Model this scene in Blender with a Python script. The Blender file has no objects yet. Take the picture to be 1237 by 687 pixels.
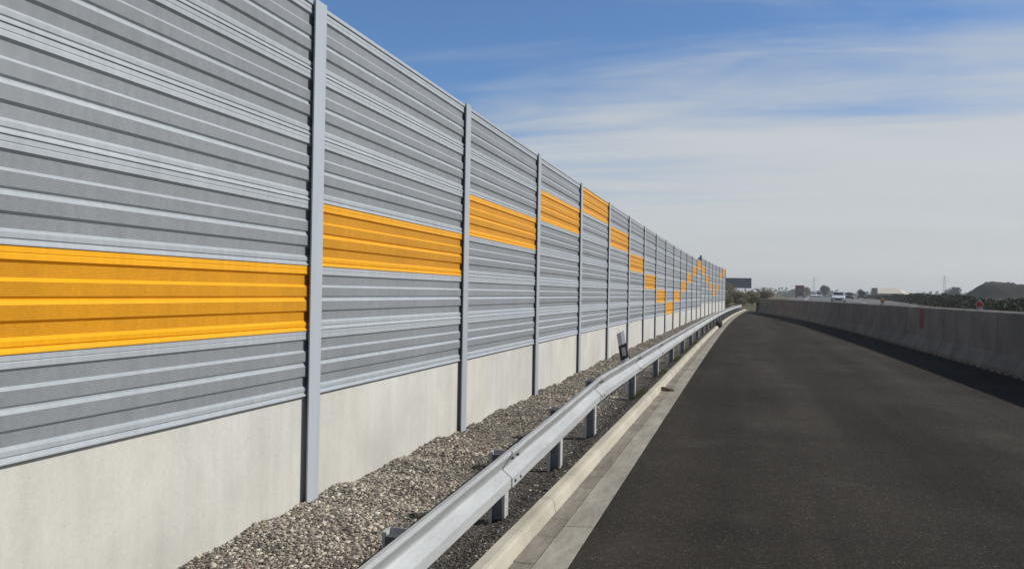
import bpy, bmesh, math, random
import numpy as np
from mathutils import Vector, Matrix
R = math.radians
rng = np.random.default_rng(7)
random.seed(7)
scn = bpy.context.scene
COL = scn.collection

# ------------------------------------------------------------------ layout
CAM_H = 1.65
SPACING = 4.1
POST0 = 6.83
WALL_X = -3.33
PANEL_H = 0.506
BASE_H = 0.815
SUN_EL, SUN_AZ = 38.5, 76.0          # azimuth clockwise from +Y (the road's direction)


def curve(y):                        # the road's gentle bend to the right
    if y <= 0: return 0.0
    if y < 100: return 1.2e-6 * y ** 3
    return 1.2 + (y - 100) * 0.036


def wcurve(y):                       # the barrier wall, closing in a little on the road
    return 1.95e-6 * y ** 3 if y > 0 else 0.0


def tang(y):
    return -math.atan((curve(y + 1) - curve(y - 1)) / 2)


_bp = np.polyfit([8, 14, 21.26, 37.32, 62.14, 97.65], [5.70, 5.67, 5.592, 5.258, 4.252, 1.044], 4)


def bx(y):                           # foot of the temporary concrete barrier
    if y > 97.6: return 1.044 + (y - 97.6) * 0.069
    if y < 8: return 5.70
    return float(np.polyval(_bp, y))


def sm(a, b, x):
    t = min(1, max(0, (x - a) / (b - a)))
    return t * t * (3 - 2 * t)


def ground_z(x, y):
    rise = 1.45 * (1 - math.exp(-(y - 45) / 95)) if y > 45 else 0.0
    side = sm(0.9, 4.0, x - bx(y))
    far = sm(104, 190, y)
    return rise * max(side, far)


# ------------------------------------------------------------------ helpers
class MB:
    def __init__(s): s.v, s.f, s.m = [], [], []

    def add(s, vs, fs, mi=0):
        n = len(s.v); s.v += [tuple(p) for p in vs]
        s.f += [tuple(i + n for i in q) for q in fs]; s.m += [mi] * len(fs)

    def box(s, x0, x1, y0, y1, z0, z1, mi=0, bev=0.0, M=None):
        if bev > 0:
            b = bmesh.new(); bmesh.ops.create_cube(b, size=1)
            for v in b.verts:
                v.co = Vector(((x0 + x1) / 2 + v.co.x * (x1 - x0), (y0 + y1) / 2 + v.co.y * (y1 - y0), (z0 + z1) / 2 + v.co.z * (z1 - z0)))
            bmesh.ops.bevel(b, geom=b.edges[:], offset=bev, segments=2, profile=0.6, affect='EDGES')
            b.verts.index_update()
            vs = [v.co.copy() for v in b.verts]; fs = [[v.index for v in f.verts] for f in b.faces]; b.free()
        else:
            vs = [Vector(p) for p in ((x0, y0, z0), (x1, y0, z0), (x1, y1, z0), (x0, y1, z0), (x0, y0, z1), (x1, y0, z1), (x1, y1, z1), (x0, y1, z1))]
            fs = [(0, 3, 2, 1), (4, 5, 6, 7), (0, 1, 5, 4), (1, 2, 6, 5), (2, 3, 7, 6), (3, 0, 4, 7)]
        if M is not None: vs = [M @ v for v in vs]
        s.add(vs, fs, mi); return s

    def loft(s, rings, mi=0, closed=True, caps=True, mis=None):
        n = len(rings[0]); base = len(s.v)
        for r in rings: s.v += [tuple(p) for p in r]
        for i in range(len(rings) - 1):
            for j in range(n if closed else n - 1):
                k = (j + 1) % n
                s.f.append((base + i * n + j, base + i * n + k, base + (i + 1) * n + k, base + (i + 1) * n + j))
                s.m.append(mis[j] if mis else mi)
        if caps and closed:
            s.f.append(tuple(base + j for j in range(n))[::-1]); s.m.append(mi)
            s.f.append(tuple(base + (len(rings) - 1) * n + j for j in range(n))); s.m.append(mi)
        return s

    def tube(s, a, b, r0, r1=None, n=10, mi=0):
        a, b = Vector(a), Vector(b); r1 = r0 if r1 is None else r1
        d = (b - a).normalized(); u = d.orthogonal().normalized(); w = d.cross(u)
        return s.loft([[c + (u * math.cos(t) + w * math.sin(t)) * r for t in [2 * math.pi * i / n for i in range(n)]] for c, r in ((a, r0), (b, r1))], mi)

    def build(s, name, mats, parent=None, smooth=False, loc=None):
        me = bpy.data.meshes.new(name)
        me.from_pydata(s.v, [], s.f)
        for m in (mats if isinstance(mats, (list, tuple)) else [mats]): me.materials.append(m)
        me.polygons.foreach_set('material_index', s.m)
        bm = bmesh.new(); bm.from_mesh(me); bmesh.ops.recalc_face_normals(bm, faces=bm.faces); bm.to_mesh(me); bm.free()
        if smooth: me.polygons.foreach_set('use_smooth', [True] * len(me.polygons))
        me.update()
        return link(name, me, parent, loc)


def link(name, me, parent=None, loc=None, rz=0):
    o = bpy.data.objects.new(name, me); COL.objects.link(o)
    if parent: o.parent = parent
    if loc is not None: o.location = loc
    o.rotation_euler.z = rz
    return o


def tag(o, label=None, cat=None, group=None, kind=None):
    if label: o['label'] = label
    if cat: o['category'] = cat
    if group: o['group'] = group
    if kind: o['kind'] = kind
    return o


def empty(name, loc, rz=0):
    o = bpy.data.objects.new(name, None); COL.objects.link(o)
    o.location = loc; o.rotation_euler.z = rz; o.empty_display_size = 0.2
    return o


def children(o): return [c for c in bpy.data.objects if c.parent == o]


def copy_tree(o, parent=None):
    c = o.copy(); COL.objects.link(c); c.parent = parent
    for ch in children(o): copy_tree(ch, c)
    return c


def raw_mesh(name, V, F, mat, smooth=False):
    """V (n,3) array, F (m,k) array of equal-sized faces"""
    me = bpy.data.meshes.new(name); k = F.shape[1]
    me.vertices.add(len(V)); me.vertices.foreach_set('co', V.astype(np.float32).ravel())
    me.loops.add(F.size); me.loops.foreach_set('vertex_index', F.astype(np.int32).ravel())
    me.polygons.add(len(F)); me.polygons.foreach_set('loop_start', np.arange(0, F.size, k, dtype=np.int32))
    me.polygons.foreach_set('loop_total', np.full(len(F), k, dtype=np.int32))
    for m in (mat if isinstance(mat, list) else [mat]): me.materials.append(m)
    me.update(calc_edges=True); me.validate()
    if smooth: me.polygons.foreach_set('use_smooth', [True] * len(me.polygons))
    return me


# ------------------------------------------------------------------ materials
class NT:
    def __init__(s, name):
        s.mat = bpy.data.materials.new(name); s.mat.use_nodes = True
        s.t = s.mat.node_tree; s.t.nodes.clear()
        s.out = s.n('ShaderNodeOutputMaterial'); s.b = s.n('ShaderNodeBsdfPrincipled')
        s.l(s.b.outputs[0], s.out.inputs['Surface'])

    def n(s, typ, **kw):
        nd = s.t.nodes.new(typ)
        for k, v in kw.items():
            if k in nd.inputs: nd.inputs[k].default_value = v
            else: setattr(nd, k, v)
        return nd

    def l(s, a, b): s.t.links.new(a, b)

    def pos(s, scale=(1, 1, 1), obj=False):
        g = s.n('ShaderNodeTexCoord').outputs['Object'] if obj else s.n('ShaderNodeNewGeometry').outputs['Position']
        m = s.n('ShaderNodeMapping'); m.inputs['Scale'].default_value = scale
        s.l(g, m.inputs['Vector']); return m.outputs[0]

    def noise(s, vec, scale, detail=4, rough=0.55, dist=0.0):
        nd = s.n('ShaderNodeTexNoise', Scale=scale, Detail=detail, Roughness=rough, Distortion=dist)
        s.l(vec, nd.inputs['Vector']); return nd.outputs[0]

    def ramp(s, fac, stops, interp='LINEAR'):
        nd = s.n('ShaderNodeValToRGB'); cr = nd.color_ramp; cr.interpolation = interp
        while len(cr.elements) < len(stops): cr.elements.new(0.5)
        for e, (p, c) in zip(cr.elements, stops):
            e.position = p; e.color = (c, c, c, 1) if isinstance(c, (int, float)) else (*c, 1)
        s.l(fac, nd.inputs[0]); return nd.outputs[0]

    def math(s, op, a, b=None, c=None, clamp=False):
        nd = s.n('ShaderNodeMath'); nd.operation = op; nd.use_clamp = clamp
        for i, x in enumerate((a, b, c)):
            if x is None: continue
            if isinstance(x, (int, float)): nd.inputs[i].default_value = x
            else: s.l(x, nd.inputs[i])
        return nd.outputs[0]

    def mix(s, fac, a, b, mode='MIX'):
        nd = s.n('ShaderNodeMix'); nd.data_type = 'RGBA'; nd.blend_type = mode
        for i, x in ((0, fac), (6, a), (7, b)):
            if isinstance(x, (int, float)): nd.inputs[i].default_value = x if i == 0 else (x, x, x, 1)
            elif isinstance(x, tuple): nd.inputs[i].default_value = (*x, 1)
            else: s.l(x, nd.inputs[i])
        return nd.outputs[2]

    def bump(s, h, strength=0.3, dist=0.01):
        nd = s.n('ShaderNodeBump', Strength=strength, Distance=dist); s.l(h, nd.inputs['Height'])
        s.l(nd.outputs[0], s.b.inputs['Normal'])

    def done(s, color, rough=0.7, metal=0.0, spec=0.4):
        if isinstance(color, tuple): s.b.inputs['Base Color'].default_value = (*color, 1)
        else: s.l(color, s.b.inputs['Base Color'])
        if isinstance(rough, (int, float)): s.b.inputs['Roughness'].default_value = rough
        else: s.l(rough, s.b.inputs['Roughness'])
        s.b.inputs['Metallic'].default_value = metal
        s.b.inputs['Specular IOR Level'].default_value = spec
        return s.mat


def simple(name, col, rough=0.6, metal=0.0, var=0.15, scale=6.0, spec=0.4):
    t = NT(name); nz = t.noise(t.pos(), scale, 5)
    k = t.ramp(nz, [(0.3, 1 - var), (0.7, 1 + var)])
    return t.done(t.mix(1.0, col, k, 'MULTIPLY'), rough, metal, spec)


def sheet_paint(name, col, var, rough=0.42):
    """powder coated sheet metal, dust and run-off streaks"""
    t = NT(name)
    st = t.noise(t.pos((3.0, 3.0, 0.25)), 6, 4); cl = t.noise(t.pos(), 0.8, 3)
    k = t.math('MULTIPLY', t.ramp(st, [(0.3, 1 - var), (0.7, 1 + var * 0.5)]), t.ramp(cl, [(0.3, 0.95), (0.7, 1.04)]))
    k = t.math('MULTIPLY', k, t.ramp(t.n('ShaderNodeObjectInfo').outputs['Random'], [(0, .93), (1, 1.05)]))
    return t.done(t.mix(1.0, col, k, 'MULTIPLY'), rough, 0.0, 0.35)


def perforated(name, col, hole):
    """the same coating punched with small round holes over dark absorber"""
    t = NT(name)
    sep = t.n('ShaderNodeSeparateXYZ'); t.l(t.pos(), sep.inputs[0])
    P = 0.0095
    zi = t.math('DIVIDE', sep.outputs[2], P * 0.8)
    row = t.math('MULTIPLY', t.math('MODULO', t.math('FLOOR', zi), 2.0), 0.5)
    yi = t.math('ADD', t.math('DIVIDE', sep.outputs[1], P), row)
    fy = t.math('SUBTRACT', t.math('FRACT', yi), 0.5); fz = t.math('SUBTRACT', t.math('FRACT', zi), 0.5)
    r2 = t.math('ADD', t.math('MULTIPLY', fy, fy), t.math('MULTIPLY', fz, fz))
    h = t.math('LESS_THAN', r2, 0.105)
    gr = t.ramp(t.noise(t.pos((1, 9, 22)), 5, 5, 0.7), [(0.3, 0.87), (0.7, 1.12)])
    cl = t.ramp(t.noise(t.pos((1, 1, 0.5)), 1.3, 3), [(0.3, 0.93), (0.7, 1.06)])
    c = t.mix(h, col, hole)
    cl = t.math('MULTIPLY', cl, t.ramp(t.n('ShaderNodeObjectInfo').outputs['Random'], [(0, .93), (1, 1.05)]))
    cl = t.math('MULTIPLY', cl, t.ramp(t.noise(t.pos((3, 3, .3)), 5, 5), [(.3, .91), (.7, 1.04)]))
    return t.done(t.mix(1.0, c, t.math('MULTIPLY', gr, cl), 'MULTIPLY'), 0.5, 0.0, 0.3)


def concrete(name, col, streak=0.12, blotch=0.12, bump=0.15, fine=40, obj=False, per=0.0):
    t = NT(name)
    a = t.ramp(t.noise(t.pos((2.2, 2.2, 0.18), obj), 3, 5, 0.6), [(0.3, 1 - streak), (0.65, 1.0), (0.8, 1 + streak * 0.3)])
    b = t.ramp(t.noise(t.pos((1, 1, 1), obj), 1.1, 6, 0.6, 0.4), [(0.3, 1 - blotch), (0.7, 1 + blotch * 0.5)])
    c = t.noise(t.pos((1, 1, 1), obj), fine, 4, 0.7)
    c2 = t.ramp(c, [(0.3, 0.93), (0.7, 1.05)])
    v = t.n('ShaderNodeTexVoronoi', Scale=18.0); t.l(t.pos((1, 1, 1), obj), v.inputs['Vector'])
    pit = t.ramp(v.outputs['Distance'], [(0.03, 0.55), (0.09, 1.0)])
    k = t.math('MULTIPLY', t.math('MULTIPLY', a, b), t.math('MULTIPLY', c2, pit))
    if per: k = t.math('MULTIPLY', k, t.ramp(t.n('ShaderNodeObjectInfo').outputs['Random'], [(0, 1 - per), (1, 1 + per)]))
    hue = t.ramp(t.noise(t.pos((1, 1, .4), obj), 0.7, 3), [(0.35, (1.0, 0.99, 0.94)), (0.7, (0.98, 1.0, 1.0))])
    t.bump(c, bump, 0.01)
    return t.done(t.mix(1.0, t.mix(1.0, col, k, 'MULTIPLY'), hue, 'MULTIPLY'), 0.85, 0.0, 0.25)


M = {}
M['grey'] = sheet_paint('grey_coating', (0.395, 0.43, 0.46), 0.10)
M['grey_perf'] = perforated('grey_perforated_sheet', (0.275, 0.295, 0.315), (0.16, 0.172, 0.182))
M['orange'] = sheet_paint('orange_coating', (0.80, 0.375, 0.008), 0.09)
M['orange_perf'] = perforated('orange_perforated_sheet', (0.63, 0.28, 0.006), (0.40, 0.175, 0.003))
M['post'] = sheet_paint('post_coating', (0.40, 0.435, 0.48), 0.06)
M['base'] = concrete('precast_concrete', (0.575, 0.565, 0.54), 0.10, 0.15, 0.10)
M['barrier'] = concrete('barrier_concrete', (0.24, 0.215, 0.185), 0.10, 0.34, 0.3, per=.13)
M['galv'] = None
t = NT('galvanised_steel')
v = t.n('ShaderNodeTexVoronoi', Scale=55.0); t.l(t.pos((1, .6, 1)), v.inputs['Vector'])
sp = t.ramp(v.outputs['Color'], [(0.2, 0.96), (0.8, 1.03)])
dr = t.ramp(t.noise(t.pos((2, .5, 3)), 3, 6, 0.65), [(0.3, 0.80), (0.65, 1.05)])
M['galv'] = t.done(t.mix(1.0, (0.44, 0.455, 0.46), t.math('MULTIPLY', sp, dr), 'MULTIPLY'), t.ramp(dr, [(0, .70), (1, .55)]), 0.12, 0.4)
M['galv_dark'] = simple('weathered_post', (0.42, 0.43, 0.43), 0.6, 0.0, 0.2, 14)
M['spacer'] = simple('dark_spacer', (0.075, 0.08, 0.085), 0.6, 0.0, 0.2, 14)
M['bolt'] = simple('dull_bolt', (0.12, 0.12, 0.12), 0.5, 0.6)
M['kerb'] = concrete('kerb_concrete', (0.48, 0.445, 0.375), 0.05, 0.22, 0.25, 60)


def island_concrete(name, cols, blotch):
    t = NT(name); g = t.n('ShaderNodeNewGeometry')
    c = t.ramp(g.outputs['Random Per Island'], cols)
    k = t.ramp(t.noise(t.pos((1.6, .5, 1)), 2.2, 6, 0.65), [(0.3, 1 - blotch), (0.7, 1 + blotch * .4)])
    sx = t.ramp(t.noise(t.pos((7, 1.2, 1)), 2.0, 6, .65, .8), [(0.35, 1 - blotch * .7), (0.6, 1.04)])
    f = t.noise(t.pos(), 70, 3, 0.7); t.bump(f, 0.3, 0.01)
    k2 = t.math('MULTIPLY', t.math('MULTIPLY', k, sx), t.ramp(f, [(0.3, .88), (.7, 1.08)]))
    return t.done(t.mix(1.0, c, k2, 'MULTIPLY'), 0.88, 0, 0.2)


M['gutter_in'] = island_concrete('dirty_gutter_block', [(0.0, (.22, .196, .165)), (0.5, (.30, .268, .228)), (1.0, (.26, .235, .203))], 0.30)
M['gutter_out'] = island_concrete('gutter_slab', [(0.0, (.33, .305, .255)), (1.0, (.385, .36, .305))], 0.28)
M['joint'] = simple('dark_joint', (0.07, 0.065, 0.055), 0.95, 0, 0.3, 20)
# asphalt
t = NT('fresh_asphalt')
g1 = t.noise(t.pos(), 210, 3, 0.7); g2 = t.noise(t.pos((1, .05, 1)), 1.1, 5, 0.6); g3 = t.noise(t.pos(), 0.35, 5, 0.6, 0.6)
g4 = t.noise(t.pos((1, .7, 1)), 14, 5, 0.7)
vor = t.n('ShaderNodeTexVoronoi', Scale=105.0); t.l(t.pos(), vor.inputs['Vector'])
sp = t.ramp(vor.outputs['Color'], [(0.4, 0.66), (0.85, 1.2), (0.97, 3.6)])
k = t.math('MULTIPLY', t.math('MULTIPLY', sp, t.ramp(g2, [(.3, .76), (.7, 1.26)])), t.math('MULTIPLY', t.ramp(g3, [(.3, .80), (.7, 1.24)]), t.ramp(g4, [(.3, .9), (.7, 1.1)])))
dust = t.ramp(t.noise(t.pos((1.3, .8, 1)), .8, 6, .62, .5), [(.56, 0.0), (.78, .36)])
sx_ = t.n('ShaderNodeSeparateXYZ'); t.l(t.pos(), sx_.inputs[0])
lat = t.math('ADD', sx_.outputs[0], t.math('MULTIPLY', t.math('SUBTRACT', g3, .5), .8))
track = t.ramp(t.math('MULTIPLY', t.math('ADD', lat, 1.0), .15), [(0.0, .92), (.17, 1.0), (.27, 1.20), (.38, .98), (.52, 1.0), (.62, 1.28), (.75, 1.12), (1.0, .95)])
k = t.math('MULTIPLY', k, track)
col = t.mix(dust, t.mix(1.0, (0.0450, 0.0400, 0.0345), k, 'MULTIPLY'), (0.105, 0.10, 0.09))
t.bump(t.math('ADD', g1, vor.outputs['Distance']), 0.55, 0.006)
M['asphalt'] = t.done(col, 0.95, 0, 0.08)
t = NT('worn_carriageway')
g2 = t.noise(t.pos((1, .1, 1)), 0.6, 5, .6)
M['road'] = t.done(t.mix(1.0, (0.15, 0.145, 0.145), t.ramp(g2, [(.3, .8), (.7, 1.2)]), 'MULTIPLY'), 0.9, 0, .2)
M['white'] = simple('white_road_paint', (0.62, 0.62, 0.60), 0.7)
# gravel
t = NT('gravel_bed')
a = t.noise(t.pos(), 26, 6, 0.75); b = t.noise(t.pos((1, .6, 1)), 1.6, 5, 0.6)
v = t.n('ShaderNodeTexVoronoi', Scale=34.0); t.l(t.pos(), v.inputs['Vector'])
c = t.ramp(v.outputs['Color'], [(0.15, (.08, .075, .066)), (0.55, (.21, .19, .16)), (0.75, (.34, .29, .23)), (.95, (.5, .45, .37))])
sx_ = t.n('ShaderNodeSeparateXYZ'); t.l(t.pos(), sx_.inputs[0])
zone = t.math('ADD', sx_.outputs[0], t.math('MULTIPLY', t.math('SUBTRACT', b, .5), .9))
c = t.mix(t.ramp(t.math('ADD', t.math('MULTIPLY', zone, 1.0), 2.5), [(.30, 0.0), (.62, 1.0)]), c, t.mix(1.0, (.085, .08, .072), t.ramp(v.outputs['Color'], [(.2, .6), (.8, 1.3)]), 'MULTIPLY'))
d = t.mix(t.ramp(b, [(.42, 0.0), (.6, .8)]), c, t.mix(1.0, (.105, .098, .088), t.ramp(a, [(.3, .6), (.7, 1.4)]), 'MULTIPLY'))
t.bump(t.math('ADD', v.outputs['Distance'], a), 0.9, 0.03)
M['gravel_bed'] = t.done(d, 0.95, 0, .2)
t = NT('gravel_stone')
g = t.n('ShaderNodeNewGeometry')
c = t.ramp(g.outputs['Random Per Island'], [(0.0, (.10, .094, .084)), (.25, (.20, .183, .16)), (.48, (.31, .276, .23)), (.70, (.44, .382, .30)), (.88, (.58, .52, .43)), (.96, (.64, .60, .52)), (1, (.22, .12, .08))])
M['stone'] = t.done(t.mix(1.0, c, t.ramp(t.noise(t.pos(), 90, 3), [(.3, .8), (.7, 1.15)]), 'MULTIPLY'), 0.85, 0, .3)
t = NT('fine_grit')
g = t.n('ShaderNodeNewGeometry')
c = t.ramp(g.outputs['Random Per Island'], [(0.0, (.06, .057, .052)), (.5, (.115, .107, .096)), (.82, (.16, .147, .127)), (.92, (.28, .245, .195)), (1, (.48, .43, .36))])
M['grit'] = t.done(c, 0.9, 0, .25)
t = NT('field')
a = t.noise(t.pos(), 0.05, 6, .6); b = t.noise(t.pos(), 1.5, 5, .7)
c = t.ramp(a, [(.3, (.075, .085, .035)), (.5, (.12, .105, .06)), (.7, (.16, .14, .085))])
M['field'] = t.done(t.mix(1.0, c, t.ramp(b, [(.3, .7), (.7, 1.25)]), 'MULTIPLY'), 0.95, 0, .1)


def leafmat(name, cols, transl=0.15):
    t = NT(name); g = t.n('ShaderNodeNewGeometry')
    c = t.ramp(g.outputs['Random Per Island'], [(i / (len(cols) - 1), q) for i, q in enumerate(cols)])
    t.l(c, t.b.inputs['Base Color']); t.b.inputs['Roughness'].default_value = .7
    t.b.inputs['Specular IOR Level'].default_value = .2
    tr = t.n('ShaderNodeBsdfTranslucent'); t.l(c, tr.inputs[0])
    mx = t.n('ShaderNodeMixShader'); mx.inputs[0].default_value = transl
    t.l(t.b.outputs[0], mx.inputs[1]); t.l(tr.outputs[0], mx.inputs[2]); t.l(mx.outputs[0], t.out.inputs['Surface'])
    return t.mat


M['leaf_dark'] = leafmat('dark_hedge_leaf', [(.018, .026, .012), (.035, .045, .02), (.055, .06, .03)], .08)
M['leaf_green'] = leafmat('green_leaf', [(.035, .05, .02), (.06, .08, .03), (.09, .10, .045)])
M['leaf_brown'] = leafmat('dry_brush_leaf', [(.10, .085, .05), (.20, .16, .10), (.28, .23, .15), (.14, .14, .07)])
M['bark'] = simple('bark', (.08, .06, .045), .9)
M['grass'] = leafmat('grass_blade', [(.05, .07, .02), (.09, .11, .035), (.16, .14, .06)])
M['earth'] = simple('brown_earth', (.11, .082, .05), .95, 0, .4, 40, .1)
M['plastic_white'] = simple('white_plastic', (.60, .60, .62), .45, 0, .08)
M['plastic_black'] = simple('black_plastic', (.02, .02, .022), .4)
M['reflector'] = simple('pale_reflector', (.42, .43, .45), .25, 0, .05)
M['red_paint'] = simple('red_paint', (.22, .03, .025), .7, 0, .35, 25)
M['red_lens'] = simple('red_lens', (.42, .012, .02), .2, 0, .1)
M['amber_lens'] = simple('amber_lens', (.55, .16, .03), .2, 0, .1)
M['lamp_body'] = simple('pale_lamp_body', (.40, .37, .36), .5)
M['sign_back'] = simple('slate_sign_sheet', (.085, .115, .15), .5, 0, .1, .8)
M['steel'] = simple('grey_steel', (.25, .26, .27), .5, .4)
M['pylon'] = simple('pylon_steel', (.30, .31, .32), .6, .2)
M['car_white'] = simple('white_car_paint', (.72, .73, .75), .25, 0, .03, 2, .5)
M['car_dark'] = simple('dark_car_paint', (.04, .045, .06), .25, 0, .03, 2, .5)
M['lorry_red'] = simple('red_lorry_paint', (.15, .014, .02), .4, 0, .1, 2, .5)
M['glass'] = simple('dark_glass', (.03, .04, .05), .08, 0, .02, 2, .8)
M['tyre'] = simple('tyre_rubber', (.02, .02, .02), .85)
M['headlight'] = simple('headlight_glass', (.7, .7, .7), .1, 0, .02, 2, .8)
M['hall_wall'] = simple('beige_hall_sheet', (.46, .41, .31), .7, 0, .06, .5)
M['hall_roof'] = simple('pale_hall_roof', (.60, .55, .44), .7, 0, .06, .5)
M['hall_dark'] = simple('dark_hall_sheet', (.06, .075, .085), .6)
M['spoil'] = None
t = NT('grassed_spoil')
a = t.noise(t.pos(), 0.35, 6, .65)
M['spoil'] = t.done(t.ramp(a, [(.35, (.028, .035, .018)), (.5, (.05, .05, .036)), (.65, (.075, .07, .055))]), .95, 0, .1)
M['sandbag'] = simple('dark_sacking', (.03, .03, .028), .9, 0, .3, 30)
M['cushion'] = simple('dark_cushion', (.045, .042, .035), .6)

# ------------------------------------------------------------------ ground, roads
def nonuniform(a, b, d0, g):
    ys = [a]; d = d0
    while ys[-1] < b: ys.append(ys[-1] + d); d *= g
    ys[-1] = b; return ys


def grid(name, xs, ys, zf, mat, off=0):
    V = np.array([(x, y, zf(x, y) + off) for y in ys for x in xs], float); n = len(xs)
    F = np.array([(j * n + i, j * n + i + 1, (j + 1) * n + i + 1, (j + 1) * n + i) for j in range(len(ys) - 1) for i in range(n - 1)])
    o = link(name, raw_mesh(name, V, F, mat, True)); o['kind'] = 'structure'; return o


gx = sorted(set([-x for x in nonuniform(30, 6000, 8, 1.25)] + list(np.arange(-30, 61, 3.0)) + nonuniform(60, 6000, 8, 1.25)))
gy = [-400, -150, -60, -25] + nonuniform(-10, 7000, 3, 1.045)
grid('ground', gx, gy, ground_z, M['field'], -0.32)


def strip(name, cross, ys, mat, zf=None):
    """cross: list of functions or offsets x(y); follows the bend"""
    V = []
    for y in ys:
        for c in cross:
            x = c(y) if callable(c) else c + curve(y)
            V.append((x, y, (zf(x, y) if zf else 0)))
    n = len(cross)
    F = np.array([(j * n + i, j * n + i + 1, (j + 1) * n + i + 1, (j + 1) * n + i) for j in range(len(ys) - 1) for i in range(n - 1)])
    o = link(name, raw_mesh(name, np.array(V, float), F, mat, True)); o['kind'] = 'structure'; return o


ys_r = [-30, -10] + list(np.arange(0, 112, 2.0))
strip('asphalt_lane', [-1.0, lambda y: max(bx(y) * .4 - .6, curve(y) - .9), lambda y: bx(y) + 0.95], ys_r, M['asphalt'])
strip('carriageway', [lambda y: bx(y) + 0.90] + [(lambda y, d=d: bx(y) + 0.9 + d) for d in (.6, 1.2, 1.8, 2.4, 3.2, 5, 8, 11)] + [lambda y: max(bx(y) + 13, 14.6 + (min(y, 360) - 45) * .075 + curve(min(y, 360)) * .25)],
      [-30, -10] + list(np.arange(0, 200, 5.0)) + list(np.arange(200, 900, 25.0)), M['road'], lambda x, y: ground_z(x, y) + 0.004)
for off, nm in ((12.3, 'edge_line'), (4.2, 'edge_line')):
    strip(nm, [lambda y, o=off: bx(y) + o, lambda y, o=off: bx(y) + o + .2], list(np.arange(100, 500, 10.0)), M['white'], lambda x, y: ground_z(x, y) + 0.03)

# kerb and the two rows of the gutter: blocks laid end to end
def blocks(name, prof, length, gap, y0, y1, mat, jit=0.002, joints=None):
    mb = MB(); y = y0
    while y < y1:
        L = length * (1 if joints is None else joints()); a, b = y + gap / 2, y + L - gap / 2
        dz = random.uniform(-jit, jit); dx = random.uniform(-jit, jit); rings = []
        for q, s_ in ((a, .006), (a + .008, 0), (b - .008, 0), (b, .006)):
            cx_ = sum(p[0] for p in prof) / len(prof); r = []
            for (px, pz) in prof:
                ins = s_ if pz > -0.05 else 0
                r.append((px + (cx_ - px) * ins * 4 + curve(q) + dx, q, pz - ins + dz))
            rings.append(r)
        mb.loft(rings); y += L
    o = mb.build(name, mat); o['kind'] = 'structure'; return o


blocks('kerb', [(-1.475, -.2), (-1.475, .085), (-1.463, .1), (-1.40, .1), (-1.378, .093), (-1.365, .075), (-1.345, -.02), (-1.345, -.2)], 1.0, .006, -6, 112, M['kerb'])
blocks('gutter', [(-1.341, -.2), (-1.341, .002), (-1.28, -.004), (-1.222, -.002), (-1.222, -.2)], 0.5, .008, -6, 112, M['gutter_in'], .002, lambda: random.choice([.66, 1, 1, 1.33]))
blocks('gutter_edge', [(-1.212, -.2), (-1.212, -.002), (-1.10, .003), (-1.004, .006), (-1.004, -.2)], 1.0, .006, -6, 112, M['gutter_out'], .0015, lambda: random.choice([.8, 1, 2, 2.4]))
strip('gutter_bedding', [-1.36, -1.0], [-6] + list(np.arange(0, 113, 2.0)), M['joint'], lambda x, y: -0.012)

# verge: gravel bed with loose stones
def verge_z(x, y):
    xr = x - curve(y)
    mound = 0.055 * math.exp(-((xr + 2.75) / .5) ** 2) * (0.6 + 0.4 * math.sin(y * 1.3) * math.sin(y * .47 + 1))
    wav = 0.018 * math.sin(y * 2.1 + xr * 2) + 0.014 * math.sin(y * 4.7 - xr * 3.1 + 1.3) + .01 * math.sin(y * 9.3 + xr * 7)
    rise = 0.05 * sm(12, 26, y) + 0.17 * sm(30, 100, y)
    wall_side = sm(-1.6, -2.3, xr) if False else min(1, max(0, (-1.55 - xr) / .7))
    return -0.035 + (mound + wav + rise) * wall_side + 0.118 * sm(-1.78, -1.49, xr)


vx = list(np.arange(-3.36, -1.44, .03)) + [-1.44]
vy = [-4, -2, 0] + nonuniform(1.5, 112, .03, 1.0035)
V = np.array([(x + curve(y), y, verge_z(x + curve(y), y)) for y in vy for x in vx]); V[:, 2] += rng.normal(0, .004, len(V)); n = len(vx)
F = np.array([(j * n + i, j * n + i + 1, (j + 1) * n + i + 1, (j + 1) * n + i) for j in range(len(vy) - 1) for i in range(n - 1)])
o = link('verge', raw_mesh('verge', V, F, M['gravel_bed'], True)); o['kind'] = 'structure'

phi = (1 + 5 ** .5) / 2
ICO = np.array([(-1, phi, 0), (1, phi, 0), (-1, -phi, 0), (1, -phi, 0), (0, -1, phi), (0, 1, phi), (0, -1, -phi), (0, 1, -phi), (phi, 0, -1), (phi, 0, 1), (-phi, 0, -1), (-phi, 0, 1)]) / 1.902
ICF = np.array([(0, 11, 5), (0, 5, 1), (0, 1, 7), (0, 7, 10), (0, 10, 11), (1, 5, 9), (5, 11, 4), (11, 10, 2), (10, 7, 6), (7, 1, 8), (3, 9, 4), (3, 4, 2), (3, 2, 6), (3, 6, 8), (3, 8, 9), (4, 9, 5), (2, 4, 11), (6, 2, 10), (8, 6, 7), (9, 8, 1)])


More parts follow.
